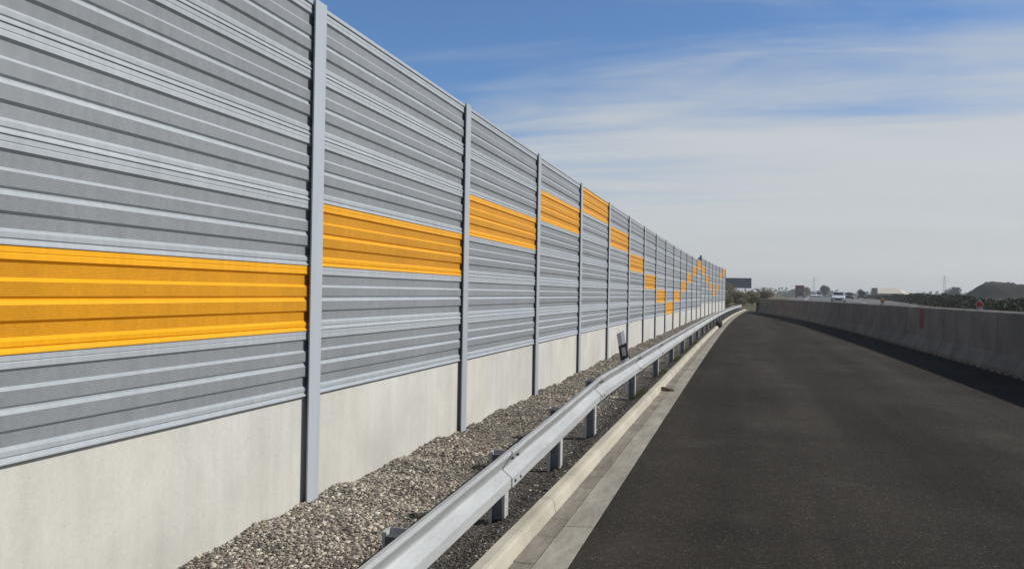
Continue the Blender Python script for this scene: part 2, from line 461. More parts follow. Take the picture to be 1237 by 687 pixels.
def scatter(name, xs, ys, sizes, mat, sink=.25):
    N = len(xs); V = np.repeat(ICO[None], N, 0) * rng.uniform(.55, 1.3, (N, 12, 1))
    V = V * np.stack([rng.uniform(.8, 1.35, N), rng.uniform(.7, 1.1, N), rng.uniform(.5, .85, N)], 1)[:, None, :]
    a = rng.uniform(0, 6.283, N); tl = rng.normal(0, .35, N)
    y_ = V[:, :, 1] * np.cos(tl)[:, None] - V[:, :, 2] * np.sin(tl)[:, None]; z_ = V[:, :, 1] * np.sin(tl)[:, None] + V[:, :, 2] * np.cos(tl)[:, None]
    x_ = V[:, :, 0] * np.cos(a)[:, None] - y_ * np.sin(a)[:, None]; y2 = V[:, :, 0] * np.sin(a)[:, None] + y_ * np.cos(a)[:, None]
    V = np.stack([x_, y2, z_], 2) * (sizes / 2)[:, None, None]
    zz = np.array([verge_z(x, y) for x, y in zip(xs, ys)])
    V += np.stack([xs, ys, zz + sizes * (.3 - sink)], 1)[:, None, :]
    F = (ICF[None] + (np.arange(N) * 12)[:, None, None]).reshape(-1, 3)
    return link(name, raw_mesh(name, V.reshape(-1, 3), F, mat))


def ydist(N, a, b, p=1.6):           # density falls off with distance
    u = rng.uniform(0, 1, N); q = 1 - p
    return (a ** q + u * (b ** q - a ** q)) ** (1 / q)


cv = np.vectorize(curve)
N = 125000
y = ydist(N, 3.2, 80, 1.75); xr = rng.uniform(-3.31, -1.62, N)
patch = np.sin(y * .9 + 1.0) * .35 + np.sin(xr * 3.1 + y * .6) * .4 + np.sin(y * 2.3 - xr * 2) * .3 + rng.normal(0, .35, N)
keep = (patch + .35 * np.clip((-2.2 - xr) / .5, -1, 1) > .12) & ((xr < -1.95) | (rng.uniform(0, 1, N) < .12))
y, xr = y[keep], xr[keep]
sz = np.clip(rng.lognormal(math.log(.0135), .5, len(y)), .006, .05) * (1 + y / 60)
tag(scatter('gravel', xr + cv(y), y, sz, M['stone']), 'loose beige and grey gravel spread along the foot of the noise barrier', 'gravel', kind='stuff')
N = 52000
y = ydist(N, 3.2, 50, 1.75); xr = rng.uniform(-3.31, -1.475, N)
keep = (xr > -2.1) | (rng.uniform(0, 1, N) < .7)
y, xr = y[keep], xr[keep]
sz = np.clip(rng.lognormal(math.log(.011), .4, len(y)), .005, .03) * (1 + y / 40)
tag(scatter('grit', xr + cv(y), y, sz, M['grit']), 'dark fine grit lying between the guardrail posts and the kerb', 'grit', kind='stuff')

# a little grass at the feet of the far rail posts
gv, gf = [], []
for i in range(1500):
    yy = random.choice([14.9, 19.0, 23.1, 27.2, 31.3]) + random.gauss(0, .35); xx = -1.56 + random.gauss(0, .05)
    if xx > -1.49: continue
    xx += curve(yy); zz = verge_z(xx, yy); h = random.uniform(.03, .11); a = random.uniform(0, 6.28); l = random.uniform(-.04, .04)
    n0 = len(gv); dx, dy = .004 * math.cos(a), .004 * math.sin(a)
    gv += [(xx - dx, yy - dy, zz), (xx + dx, yy + dy, zz), (xx + l, yy + random.uniform(-.04, .04), zz + h)]; gf.append((n0, n0 + 1, n0 + 2))
tag(link('grass', raw_mesh('grass', np.array(gv), np.array(gf), M['grass'])), 'thin green grass sprouting behind the kerb below the guardrail', 'grass', kind='stuff')

# ------------------------------------------------------------------ noise barrier
wall = empty('noise_barrier', (WALL_X, POST0, 0))
tag(wall, 'tall grey ribbed noise barrier with a zigzag of orange panels on a pale concrete base', 'noise barrier')
H = PANEL_H
prof = [(0, .040, 0), (.060, .040, 0), (.068, .0365, 0), (.078, .040, 0), (.128, .040, 0), (.156, .022, 1), (.295, .022, 0), (.331, .040, 1), (.468, .040, 0),
        (.490, .026, 0), (.509, .026, 0), (.548, .040, 1), (.690, .040, 0), (.717, .022, 1), (.846, .022, 0), (.882, .040, 0), (.930, .038, 0), (.942, .030, 0), (.985, .047, 0), (.998, .047, 0)]


def panel_mb(L=SPACING - 0.03, mb=None, T=None, seg=1):
    mb = mb or MB()
    pts = [(d, (1 - f) * H) for f, d, _ in prof] + [(-.11, .001), (-.11, H)]
    mis = [q[2] for q in prof] + [0, 0]
    mis[len(prof) - 1] = 0
    rings = [[Vector((d, yy, z)) for d, z in pts] for yy in (0.015, 0.015 + L)]
    if T is not None: rings = [[T @ p for p in r] for r in rings]
    mb.loft(rings, 0, True, True, mis); return mb


g_me = panel_mb().build('grey_panel', [M['grey'], M['grey_perf']], wall); o_me = panel_mb().build('orange_panel', [M['orange'], M['orange_perf']], wall)
base_me = MB().box(-.12, .018, .01, SPACING - .01, -.45, BASE_H - .004, bev=.008).build('concrete_base', M['base'], wall)
# post: rolled H section, its flanges gripping the panels
pm = MB(); FW = .10
for y0, y1, x0, x1 in ((-FW, FW, .060, .073), (-FW, FW, -.165, -.150), (-.006, .006, -.1505, .0605)): pm.box(x0, x1, y0, y1, -.5, 3.90, bev=.003 if x0 != -.1505 else 0)
post_me = pm.build('post', M['post'], wall)
cap_me = MB().box(-.115, .052, .02, SPACING - .02, 0, .032, bev=.006).build('cap_rail', M['grey'], wall)
protos = {'grey_panel': g_me, 'orange_panel': o_me, 'concrete_base': base_me, 'post': post_me, 'cap_rail': cap_me}
used = set()


def place(kind, x, yy, z, rz):
    o = protos[kind]
    if kind in used: o = o.copy(); COL.objects.link(o)
    used.add(kind); o.parent = wall
    o.location = (x - WALL_X, yy - POST0, z); o.rotation_euler.z = rz; return o


rows = {-1: 0, 0: 1, 1: 2, 2: 3, 3: 4, 4: 5, 5: 4, 6: 3, 7: 2, 8: 1, 9: 0, 10: 1, 11: 2, 12: 3, 13: 4, 14: 5, 15: 4, 16: 3, 17: 2, 18: 1, 19: 2, 20: 4, 21: 5}
far = MB()
for k in range(-2, 22):
    yy = POST0 + SPACING * k; x = WALL_X + wcurve(yy); up = .25 if k >= 14 else 0
    place('post', x, yy, up, tang(yy))
for k in range(-1, 22):
    y0 = POST0 + SPACING * (k - 1); x0 = WALL_X + wcurve(y0); x1 = WALL_X + wcurve(y0 + SPACING); rz = -math.atan2(x1 - x0, SPACING)
    up = .25 if k >= 15 else 0
    b = place('concrete_base', x0, y0, up, rz); place('cap_rail', x0, y0, up + BASE_H + 6 * H + .001, rz)
    for r in range(6):
        z = up + BASE_H + H * r
        if rows[k] == r: place('orange_panel', x0, y0, z, rz)
        elif k < 18: place('grey_panel', x0, y0, z, rz)
        else: panel_mb(mb=far, T=Matrix.Translation((x0 - WALL_X, y0 - POST0, z)) @ Matrix.Rotation(rz, 4, 'Z'))
tag(far.build('far_grey_panels', [M['grey'], M['grey_perf']], wall), kind='stuff')
# small dark fitting on the post where the wall steps up
yy = POST0 + SPACING * 14; mb = MB().box(-.06, .06, -.08, .08, 4.16, 4.29, bev=.03)
mb.box(-.03, .03, -.03, .03, 4.10, 4.16)
mb.build('post_fitting', M['plastic_black'], wall, loc=(WALL_X + wcurve(yy) - WALL_X, yy - POST0, 0))

# ------------------------------------------------------------------ guardrail
rail = empty('guardrail', (-1.6, 6.65, 0))
tag(rail, 'galvanised steel guardrail ramping down towards the viewer beside the pale kerb', 'guardrail')


def rail_top(yy): return .705 if yy > 10.75 else .705 - (10.75 - yy) * .042


RP = [(-.048, -.012), (-.040, -.002), (-.014, 0), (-.003, -.006), (0, -.018), (-.003, -.030), (-.066, -.136), (-.068, -.152), (-.005, -.212), (0, -.216), (0, -.290), (-.010, -.303), (-.020, -.306)]
RP = [(a, b * .89) for a, b in RP]


def rail_ring(yy, dx):
    x = -1.55 + curve(yy) + dx; z = rail_top(yy)
    if yy < 9: x -= (9 - yy) * .010
    outp = [Vector((x + px + 1.6, yy - 6.65, z + pz)) for px, pz in RP]
    inn = [Vector((x + px - .0045 + 1.6, yy - 6.65, z + pz - (.0045 if i < 3 else 0))) for i, (px, pz) in enumerate(RP)]
    return outp + inn[::-1]


for j in range(-2, 24):
    y0 = 6.65 + SPACING * j; y1 = y0 + SPACING
    yy = [y0 - .16, y0 - .155, y0 + .1, y0 + .3, y0 + 1.5, y0 + 2.8, y1 - .2, y1 + .12]
    mb = MB().loft([rail_ring(q, .0075 * (1 - sm(y0 + .1, y0 + .35, q)) + .0005) for q in yy], 0)
    bm_o = mb.build('rail_beam', M['galv'], rail)
    if -1 <= j < 4:
        q = y0
        for dy in (-.09, .07):
            for pz in (-.067, -.225):
                px = -.020 if pz > -.1 else 0
                c = Vector((-1.55 + curve(q) + 1.6 + px - ((9 - q) * .010 if q < 9 else 0), q + dy - 6.65, rail_top(q) + pz))
                MB().tube(c + Vector((-.01, 0, 0)), c + Vector((.017, 0, 0)), .014, .010, 8).build('bolt', M['bolt'], bm_o)
# C-section posts; two metres apart in the ramp, then one per beam
pmb = MB()
prof_c = [(0, 0), (0, .11), (-.12, .11), (-.12, 0), (-.095, 0), (-.095, .006), (-.114, .006), (-.114, .104), (-.006, .104), (-.006, .006), (-.018, .006), (-.018, 0)]
pmb.loft([[Vector((a, b, z)) for a, b in prof_c] for z in (-1.0, 0)])
rp0 = pmb.build('rail_post', M['galv_dark'], rail)
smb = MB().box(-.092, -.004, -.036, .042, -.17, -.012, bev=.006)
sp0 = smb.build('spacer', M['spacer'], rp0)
ry = [-1.55, .5, 2.55, 4.6, 6.65, 8.68, 10.75] + [10.75 + SPACING * i for i in range(1, 23)]
for i, yy in enumerate(ry):
    o = rp0
    if i:
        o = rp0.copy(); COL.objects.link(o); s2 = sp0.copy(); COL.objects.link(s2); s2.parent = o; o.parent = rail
    o.location = (-1.638 + curve(yy) + 1.6 - ((9 - yy) * .010 if yy < 9 else 0), yy - 6.65, rail_top(yy) - (.05 if yy < 12 else .13)); o.rotation_euler.z = tang(yy)

# ------------------------------------------------------------------ delineator post
dp = empty('delineator_post', (-1.845, 16.0, -.03), R(4)); dp.rotation_euler = (R(-3), R(-9.5), R(14))
tag(dp, 'white roadside delineator post with a black band leaning behind the guardrail', 'delineator')
sec = [(-.07, .0), (-.062, -.022), (0, -.036), (.062, -.022), (.07, 0), (.03, .04), (-.03, .04)]
MB().loft([[Vector((a, b, z + (a * .35 if z > 1 else 0))) for a, b in sec] for z in (-.3, .62, 1.04)]).build('post_body', M['plastic_white'], dp)
sb = [(a * 1.04, b * 1.06) for a, b in sec]
band = MB().loft([[Vector((a, b, z + a * .3)) for a, b in sb] for z in (.58, .83)]).build('black_band', M['plastic_black'], dp)
MB().box(-.032, .032, -.047, -.0365, .635, .775, bev=.006).build('reflector', M['reflector'], dp)

# ------------------------------------------------------------------ lump of earth in the gutter
cl = MB()
b = bmesh.new(); bmesh.ops.create_icosphere(b, subdivisions=4, radius=1)
for v in b.verts:
    p = v.co.copy(); q = 1 + .28 * math.sin(p.x * 5 + p.y * 3) * math.sin(p.z * 4 + 1) + .12 * math.sin(p.x * 17 + p.y * 13) + random.uniform(-.06, .06)
    v.co = Vector((p.x * .135 * q, p.y * .055 * q, max(-.2, p.z) * .04 * q * (1 - .5 * p.x)))
b.verts.index_update(); cl.add([v.co for v in b.verts], [[v.index for v in f.verts] for f in b.faces]); b.free()
o = cl.build('earth_clod', M['earth'], loc=(-1.255, 16.35, .006)); o.rotation_euler.z = R(4)
tag(o, 'flat brown clod of earth lying across the dirty gutter', 'clod')

# ------------------------------------------------------------------ concrete barrier on the right
BL = 5.455
bprof = [(0, .05), (0, .12), (.02, .15), (.14, .40), (.165, .44), (.195, 1.346), (.20, 1.354), (.325, 1.398), (.45, 1.354), (.455, 1.346), (.485, .44), (.51, .40), (.63, .15), (.65, .12), (.65, .05)]
mb = MB()
rings = []
for yy, ins in ((.0, .05), (.03, 0), (BL - .03, 0), (BL, .05)):
    rings.append([Vector((a + (.325 - a) * ins * 1.2, yy, z - (ins * .6 if z > .2 else 0))) for a, z in bprof])
mb.loft(rings)
for i in range(9):
    a = .12 + i * .61; mb.box(.012, .638, a, a + .42, 0, .0495)
b0 = mb.build('barrier_segment', M['barrier'])
yb, xb = 24.05, bx(24.05)
starts = [24.05]
for i in range(3): starts.insert(0, starts[0] - 5.5)
while starts[-1] < 90: 
    d = (bx(starts[-1] + 1) - bx(starts[-1])); starts.append(starts[-1] + 5.5 / math.hypot(1, d))
ordn = ['fourth', 'fifth', 'sixth', 'seventh', 'eighth', 'ninth', 'tenth', 'eleventh', 'twelfth', 'thirteenth', 'fourteenth', 'fifteenth', 'sixteenth']
segs = []
for i, ys_ in enumerate(starts[:-1]):
    o = b0 if i == 0 else b0.copy()
    if i: COL.objects.link(o)
    ye = starts[i + 1]
    o.location = (bx(ys_), ys_, 0); o.rotation_euler = (0, 0, -math.atan2(bx(ye) - bx(ys_), ye - ys_))
    segs.append((ys_, ye, o))
nseg = len(segs)
for i, (a, c, o) in enumerate(segs):
    stripe = None
    for sy in (32.55, 80.6):
        if a <= sy < c: stripe = sy
    if i == 0: lab = 'grey concrete barrier segment closest to the viewer, beyond the right edge of the photo'
    elif i == 1: lab = 'grey concrete barrier segment just outside the right edge of the photo'
    elif i == 2: lab = 'plain grey concrete barrier segment cut off by the right edge of the photo'
    elif i == 3: lab = 'grey concrete barrier segment carrying the larger red warning lamp'
    elif stripe and stripe < 50: lab = 'grey concrete barrier segment with a clear red stripe, near the right edge'
    elif stripe: lab = 'far grey concrete barrier segment with a faint reddish stripe'
    elif i == nseg - 1: lab = 'grey concrete barrier segment at the far end of the row, against the dark crash cushion'
    else: lab = f'plain grey concrete barrier segment, {ordn[i - 5]} of the row counted from the right edge'
    tag(o, lab, 'concrete barrier', 'concrete barrier segments closing off the lane')
    if stripe:
        q = stripe - a
        x0, z0, x1, z1 = .1756, .70, .1958, 1.31
        mb = MB(); mb.add([(x0 - .005, q - .33, z0), (x0 - .005, q + .33, z0), (x1 - .005, q + .33, z1), (x1 - .005, q - .33, z1), (x0 + .01, q - .33, z0), (x0 + .01, q + .33, z0), (x1 + .01, q + .33, z1), (x1 + .01, q - .33, z1)],
                          [(0, 1, 2, 3), (4, 7, 6, 5), (0, 4, 5, 1), (1, 5, 6, 2), (2, 6, 7, 3), (3, 7, 4, 0)])
        mb.build('red_stripe', M['red_paint'], o)

# crash cushion at the barrier's tip
ye = starts[-1]; cc = empty('crash_cushion', (bx(ye) + .1, ye + .15, 0), -.1)
tag(cc, 'dark upright crash cushion at the far tip of the concrete barrier', 'crash cushion')
MB().box(-.25, .45, .05, .75, 0, 1.05, bev=.1).build('cushion_body', M['cushion'], cc)
MB().box(-.05, .05, .3, .4, 1.051, 1.5, bev=.01).build('marker_post', M['cushion'], cc)
MB().box(-.16, .3, -.01, .045, .45, .75, bev=.01).build('marker_plate', simple('rusty_plate', (.16, .06, .035), .7), cc)

# warning lamps on the barrier
def lamp(y_, lens, label, s=1.0):
    root = empty('warning_lamp', (bx(y_) + .325, y_, 1.392), R(-8)); tag(root, label, 'warning lamp', 'warning lamps standing on the concrete barrier')
    MB().box(-.11 * s, .11 * s, -.06 * s, .06 * s, 0, .05 * s, bev=.01).build('foot', M['lamp_body'], root)
    MB().tube((0, 0, .0505 * s), (0, 0, .08 * s), .03 * s).build('stem', M['lamp_body'], root)
    ring = MB().tube((0, .05 * s, .18 * s), (0, -.05 * s, .18 * s), .125 * s, .125 * s, 24); ring.build('housing', M['lamp_body'], root, False)
    MB().tube((0, -.0505 * s, .18 * s), (0, -.075 * s, .18 * s), .10 * s, .085 * s, 24).build('lens', lens, root)
    MB().box(-.045 * s, .045 * s, -.03 * s, .03 * s, .302 * s, .36 * s, bev=.01).build('top_cap', M['lamp_body'], root)
    return root


lamp(26.2, M['red_lens'], 'warning lamp with a red lens and pale housing, the larger one on the concrete barrier', .72)
lamp(40.8, M['amber_lens'], 'small orange warning lamp on the concrete barrier, below the beige hall', .7)

# dark sandbag at the foot of the guardrail
b = bmesh.new(); bmesh.ops.create_icosphere(b, subdivisions=3, radius=1)
for v in b.verts:
    p = v.co; q = 1 + .1 * math.sin(p.x * 6 + p.z * 5) + .06 * math.sin(p.y * 11)
    v.co = Vector((math.copysign(abs(p.x) ** .7, p.x) * .16 * q, math.copysign(abs(p.y) ** .7, p.y) * .26 * q, math.copysign(abs(p.z) ** .75, p.z) * .17 * q + .16))
b.verts.index_update(); mb = MB(); mb.add([v.co for v in b.verts], [[v.index for v in f.verts] for f in b.faces]); b.free()
o = mb.build('sandbag', M['sandbag'], smooth=True, loc=(-1.33 + curve(49), 49, .02))
tag(o, 'dark slumped sandbag on the kerb in front of the far guardrail', 'sandbag')

# ------------------------------------------------------------------ vegetation
def leaf_blob(lobes, N, size, dens_shell=.6):
    """many small leaf faces spread through ellipsoid lobes [(cx,cy,cz,rx,ry,rz)]"""
    lob = np.array(lobes); w = lob[:, 3] * lob[:, 4] * lob[:, 5]; idx = rng.choice(len(lob), N, p=w / w.sum()); L = lob[idx]
    d = rng.normal(size=(N, 3)); d /= np.linalg.norm(d, axis=1)[:, None]
    r = rng.uniform(dens_shell, 1.0, N) ** .6 * rng.choice([1, 1, 1, 1.12], N)
    c = L[:, :3] + d * r[:, None] * L[:, 3:]
    a = rng.normal(size=(N, 3)); a /= np.linalg.norm(a, axis=1)[:, None]; b_ = np.cross(a, d + rng.normal(0, .5, (N, 3))); b_ /= np.linalg.norm(b_, axis=1)[:, None]
    s = size * rng.uniform(.5, 1.4, N)[:, None]
    V = np.stack([c - a * s * .5, c + b_ * s * .3, c + a * s * .5, c - b_ * s * .3], 1).reshape(-1, 3)
    return V, np.arange(N * 4).reshape(-1, 4)


def bush(name, x, y_, w, h, label, cat, group, mat, N=2500, leaf=.18, trunk=.0):
    z0 = ground_z(x, y_) - .3
    root = empty(name, (x, y_, z0)); tag(root, label, cat, group)
    lobes = []
    for i in range(9):
        a = random.uniform(0, 6.28); rr = random.uniform(0, .33) * w
        hh = random.uniform(.35, .78) * h if trunk == 0 else random.uniform(trunk + .15 * (h - trunk), h - .2 * (h - trunk))
        s_ = random.uniform(.2, .32)
        lobes.append((rr * math.cos(a), rr * math.sin(a), hh, w * s_, w * s_, min(h - hh + .02 * h, h * .28)))
    V, F = leaf_blob(lobes, N, leaf)
    V[:, 2] = np.maximum(V[:, 2], .02)
    c = link('crown' if trunk else 'foliage', raw_mesh('foliage', V, F, mat), root)
    mb = MB()
    top = max(trunk, .4 * h)
    mb.tube((0, 0, 0), (.03 * w, 0, top), .035 * w + .02, .02 * w + .01, 8)
    for q in lobes[:6]: mb.tube((.02 * w, 0, top * .75), (q[0] * .8, q[1] * .8, q[2]), .015 * w + .01, .006 * w, 6)
    mb.build('trunk' if trunk else 'stem', M['bark'], root)
    return root


G = 'dry bushes beyond the end of the noise barrier'
for x, y_, w, h, lb in ((-2.4, 122, 2.8, 2.0, 'low dry brown bush right against the end of the noise barrier'), (-.6, 136, 3.4, 2.2, 'broad olive brown bush below the slate sign, between two drier bushes'),
                        (1.3, 150, 2.8, 2.1, 'brown bush under the free end of the slate sign'), (3.4, 170, 3.0, 1.9, 'small pale brown bush behind the tip of the concrete barrier'),
                        (-3.2, 165, 5.5, 3.2, 'tall brown bush partly hidden by the end of the noise barrier')):
    bush('dry_bush', x, y_, w, h, lb, 'bush', G, M['leaf_brown'], 2600, .22)
# dark hedge behind the carriageway on the right
lobes = []; hb = []
for i in range(210):
    y_ = 45 + i * 1.5; x = 16.2 + (y_ - 45) * .075 + curve(y_) * .25 + random.uniform(-.5, .5)
    g0 = ground_z(x, y_); top = 1.72 + .22 * math.sin(i * .21) + random.uniform(-.08, .1) + .35 * (y_ > 110)
    top = max(g0 + .8, top); lobes.append((x, y_, (g0 + top) / 2, 1.1, 1.2, (top - g0) / 2 + .08))
V, F = leaf_blob(lobes, 42000, .26, .7)
hd = link('hedge', raw_mesh('hedge', V, F, M['leaf_dark'])); tag(hd, 'long dark hedge running behind the carriageway at the right', 'hedge')
# distant trees
GT = 'distant trees along the horizon'
for u, y_, w, h, lb in ((33.5, 420, 4.5, 5.4, 'small round dark green tree beside the red lorry on the horizon'), (25.5, 520, 7, 5.4, 'low spreading green tree on the horizon above the concrete barrier'),
                        (47.5, 400, 3.6, 3.6, 'small dark tree just to the left of the white car'),
                        (83.5, 440, 8, 5.6, 'grey green tree at the sloping end of the beige hall'), (100, 460, 7, 5.2, 'low tree rising over the hedge on the horizon')):
    bush('tree', u * y_ / 420, y_, w, h, lb, 'tree', GT, M['leaf_green'], 1500, .55, h * .3)
lobes = []
for i in range(420):
    u = random.uniform(-.25, .75); y_ = random.uniform(700, 1500)
    h = random.uniform(3, 8) * (.6 + .4 * math.sin(u * 40) ** 2)
    lobes.append((u * y_, y_, 1.2 + h * .4, random.uniform(8, 25), 8, h * .65))
V, F = leaf_blob(lobes, 26000, 2.6, .5)
tag(link('treeline', raw_mesh('treeline', V, F, M['leaf_green'])), 'low hazy belt of trees along the whole horizon', 'treeline', kind='stuff')

# ------------------------------------------------------------------ far structures
def far_pos(x, y_): return (x, y_, ground_z(x, y_) - .32)


sg = empty('road_sign', far_pos(-1.4, 250), R(2)); tag(sg, 'large slate grey rectangular road sign standing past the end of the noise barrier', 'road sign')
gz = ground_z(-1.4, 250) - .32
MB().box(-3.2, 3.3, -.06, .06, 3.55 - gz, 6.15 - gz, bev=.02).build('sign_panel', M['sign_back'], sg)
fr = MB()
for x in (-1.8, 1.9):
    MB().box(x - .11, x + .11, .065, .3, -.5, 5.9 - gz, bev=.01).build('post', M['steel'], sg)
for z in (4.05, 5.6): MB().box(-3.1, 3.2, -.07, -.0605, z - gz, z - gz + .06).build('rail', M['steel'], sg)

hall = empty('industrial_hall', far_pos(64.5, 450), R(-5)); tag(hall, 'long low beige industrial hall on the horizon, one end sloping down', 'building')
mb = MB(); L0, L1 = -6.0, 8.6
mb.loft([[Vector((x, y_, z * q)) for x, z in ((L0, 2.4), (4.5, 2.4), (L1, 1.6))] + [Vector((L1, y_, -1)), Vector((L0, -1 * 0 + y_, -1))] for y_, q in ((0, 1), (14, 1))])
mb.build('wall', M['hall_wall'], hall)
mb = MB(); a = [Vector(p) for p in ((L0 - .2, -.4, 2.41), (4.6, -.4, 2.41), (L1 + .3, -.4, 1.6), (L0 - .2, 7, 4.9), (3.0, 7, 4.85), (L1 - 2.5, 7, 3.2), (L0 - .2, 14.4, 2.41), (4.6, 14.4, 2.41), (L1 + .3, 14.4, 1.6))]
dn = Vector((0, 0, .18)); q = a + [p + dn for p in a]
mb.add(q, [(0, 1, 4, 3), (1, 2, 5, 4), (3, 4, 7, 6), (4, 5, 8, 7), (9, 12, 13, 10), (10, 13, 14, 11), (12, 15, 16, 13), (13, 16, 17, 14), (0, 9, 10, 1), (1, 10, 11, 2), (2, 11, 14, 5), (5, 14, 17, 8), (8, 17, 16, 7), (7, 16, 15, 6), (6, 15, 12, 3), (3, 12, 9, 0)])
mb.build('roof', M['hall_roof'], hall)
MB().box(L0 - 2.4, L0 - .22, -.5, 12, -1, 4.95, bev=.05).build('annex', M['hall_dark'], hall)
for x in (-4.2, -1.2, 1.8): MB().box(x, x + 1.6, -.06, -.003, -1, 2.0).build('door', M['hall_dark'], hall)

# spoil heap
nx, ny = 46, 26; V = []
for j in range(ny):
    for i in range(nx):
        u, v_ = i / (nx - 1) * 2 - 1, j / (ny - 1) * 2 - 1
        e = max(0, min(1, 2.3 * (1 - (abs(u) ** 2.4 + abs(v_) ** 2.4) ** (1 / 2.4))))
        e = e * e * (3 - 2 * e)
        V.append((u * 22, v_ * 12, e * (5.0 + .35 * math.sin(u * 9) + .3 * math.sin(u * 23 + v_ * 8) + .2 * math.sin(u * 41 + v_ * 17)) + random.uniform(-.22, .22) * e))
F = np.array([(j * nx + i, j * nx + i + 1, (j + 1) * nx + i + 1, (j + 1) * nx + i) for j in range(ny - 1) for i in range(nx - 1)])
o = link('mound', raw_mesh('mound', np.array(V), F, M['spoil'], False), loc=(81.5, 300, ground_z(82, 300) - .1)); tag(o, 'flat topped grassed spoil mound rising behind the hedge at the right edge', 'mound', kind='structure')


def pylon(x, y_, h, label):
    root = empty('pylon', far_pos(x, y_)); tag(root, label, 'pylon', 'electricity pylons on the horizon')
    mb = MB(); w0 = h * .13; r = .06
    lv = [0, .25, .45, .62, .76, .88, 1.0]
    def corner(f): w = w0 * (1 - f) ** 1.1 / 2 + h * .012; return [Vector((sx * w, sy * w, f * h)) for sx, sy in ((-1, -1), (1, -1), (1, 1), (-1, 1))]
    for a, b_ in zip(lv, lv[1:]):
        ca, cb = corner(a), corner(b_)
        for i in range(4):
            mb.tube(ca[i], cb[i], r, r, 5); mb.tube(ca[i], cb[(i + 1) % 4], r * .6, r * .6, 4); mb.tube(ca[(i + 1) % 4], cb[i], r * .6, r * .6, 4)
    mb.build('lattice_mast', M['pylon'], root)
    for f, w in ((.74, .20), (.87, .15)):
        c = MB(); c.tube((-w * h, 0, f * h), (w * h, 0, f * h), r * .9, r * .9, 5); c.tube((-w * h, 0, f * h), (0, 0, (f + .05) * h), r * .6, r * .6, 4); c.tube((w * h, 0, f * h), (0, 0, (f + .05) * h), r * .6, r * .6, 4)
        c.build('crossarm', M['pylon'], root)


pylon(172, 900, 21, 'faint lattice electricity pylon above the hedge'); pylon(62, 900, 19, 'faint lattice electricity pylon above the red lorry')

# ------------------------------------------------------------------ vehicles (fronts towards -Y)
def car(name, x, y_, paint, label, rz=0, van=False, group=None):
    root = empty(name, (x, y_, ground_z(x, y_) + .004), rz); tag(root, label, 'van' if van else 'car', group)
    hh = 1.95 if van else 1.46; W = .9 if not van else .98
    st = [(-2.15, .45, .62), (-2.05, .28, .72), (-1.1, .22, .95), (1.3, .22, .98), (2.0, .25, .95), (2.15, .4, .85)]
    mb = MB(); rings = []
    for yy, zl, zh in st:
        w = W * (1 - .10 * (abs(yy) > 2)); 
        rings.append([Vector(p) for p in ((-w * .92, yy, zl), (-w, yy, zl + .15), (-w, yy, zh - .12), (-w * .93, yy, zh), (w * .93, yy, zh), (w, yy, zh - .12), (w, yy, zl + .15), (w * .92, yy, zl))])
    mb.loft(rings).build('body', paint, root)
    gh = MB(); g = [(-1.2, .93, .955, .86), (-.45, .93, hh, .70), (1.1, .93, hh, .70), (1.95, .93, .98, .8)] if not van else [(-1.5, .93, .96, .92), (-.9, .93, hh, .82), (2.0, .93, hh, .82), (2.1, .93, 1.0, .9)]
    rings = [[Vector((-W * .9, yy, zl)), Vector((-W * w, yy, zh)), Vector((W * w, yy, zh)), Vector((W * .9, yy, zl))] for yy, zl, zh, w in g]
    cab = gh.loft(rings).build('cabin', paint, root)
    (a, b_) = (g[0], g[1])
    ws = MB(); pts = []
    for f, s_ in ((.12, .88), (.88, .92)):
        yy = a[0] + (b_[0] - a[0]) * f - .012; zz = a[2] + (b_[2] - a[2]) * f + .012; w = (W * (a[3] + (b_[3] - a[3]) * f)) * s_
        pts += [(-w, yy, zz), (w, yy, zz)]
    q = [Vector(p) for p in pts]; dn = Vector((0, .02, -.02))
    ws.add([q[0], q[1], q[3], q[2], q[0] + dn, q[1] + dn, q[3] + dn, q[2] + dn], [(0, 1, 2, 3), (7, 6, 5, 4), (0, 4, 5, 1), (1, 5, 6, 2), (2, 6, 7, 3), (3, 7, 4, 0)]); ws.build('windscreen', M['glass'], cab)
    for sx in (-1, 1):
        m_ = MB(); xa, xb_ = sx * W * .9, sx * W * (.70 if not van else .82); f0, f1 = .15, .85
        z0, z1 = .96 + (hh - .96) * f0, .96 + (hh - .96) * f1; x0 = xa + (xb_ - xa) * f0 + sx * .012; x1 = xa + (xb_ - xa) * f1 + sx * .012
        m_.add([(x0, -.7 if not van else -1.1, z0), (x0, 1.3, z0), (x1, 1.0, z1), (x1, -.4, z1), (x0 - sx * .02, -.7, z0), (x0 - sx * .02, 1.3, z0), (x1 - sx * .02, 1.0, z1), (x1 - sx * .02, -.4, z1)],
               [(0, 1, 2, 3), (4, 7, 6, 5), (0, 4, 5, 1), (1, 5, 6, 2), (2, 6, 7, 3), (3, 7, 4, 0)]); m_.build('side_window', M['glass'], cab)
        MB().box(sx * W * .66 - .16, sx * W * .66 + .16, -2.14, -2.03, .60, .74, bev=.03).build('headlight', M['headlight'], root)
        MB().box(sx * (W + .1) - .08, sx * (W + .1) + .08, -.85, -.75, .98, 1.1, bev=.03).build('mirror', paint, root)
        for yy in (-1.35, 1.35): 
            wh = MB().tube((sx * (W - .2), yy, .32), (sx * (W + .012), yy, .32), .32, .32, 20).build('wheel', M['tyre'], root)
            MB().tube((sx * (W + .0125), yy, .32), (sx * (W + .02), yy, .32), .19, .17, 16).build('rim', M['steel'], wh)
    MB().box(-.5 * W, .5 * W, -2.17, -2.06, .36, .56, bev=.02).build('grille', M['plastic_black'], root)
    return root


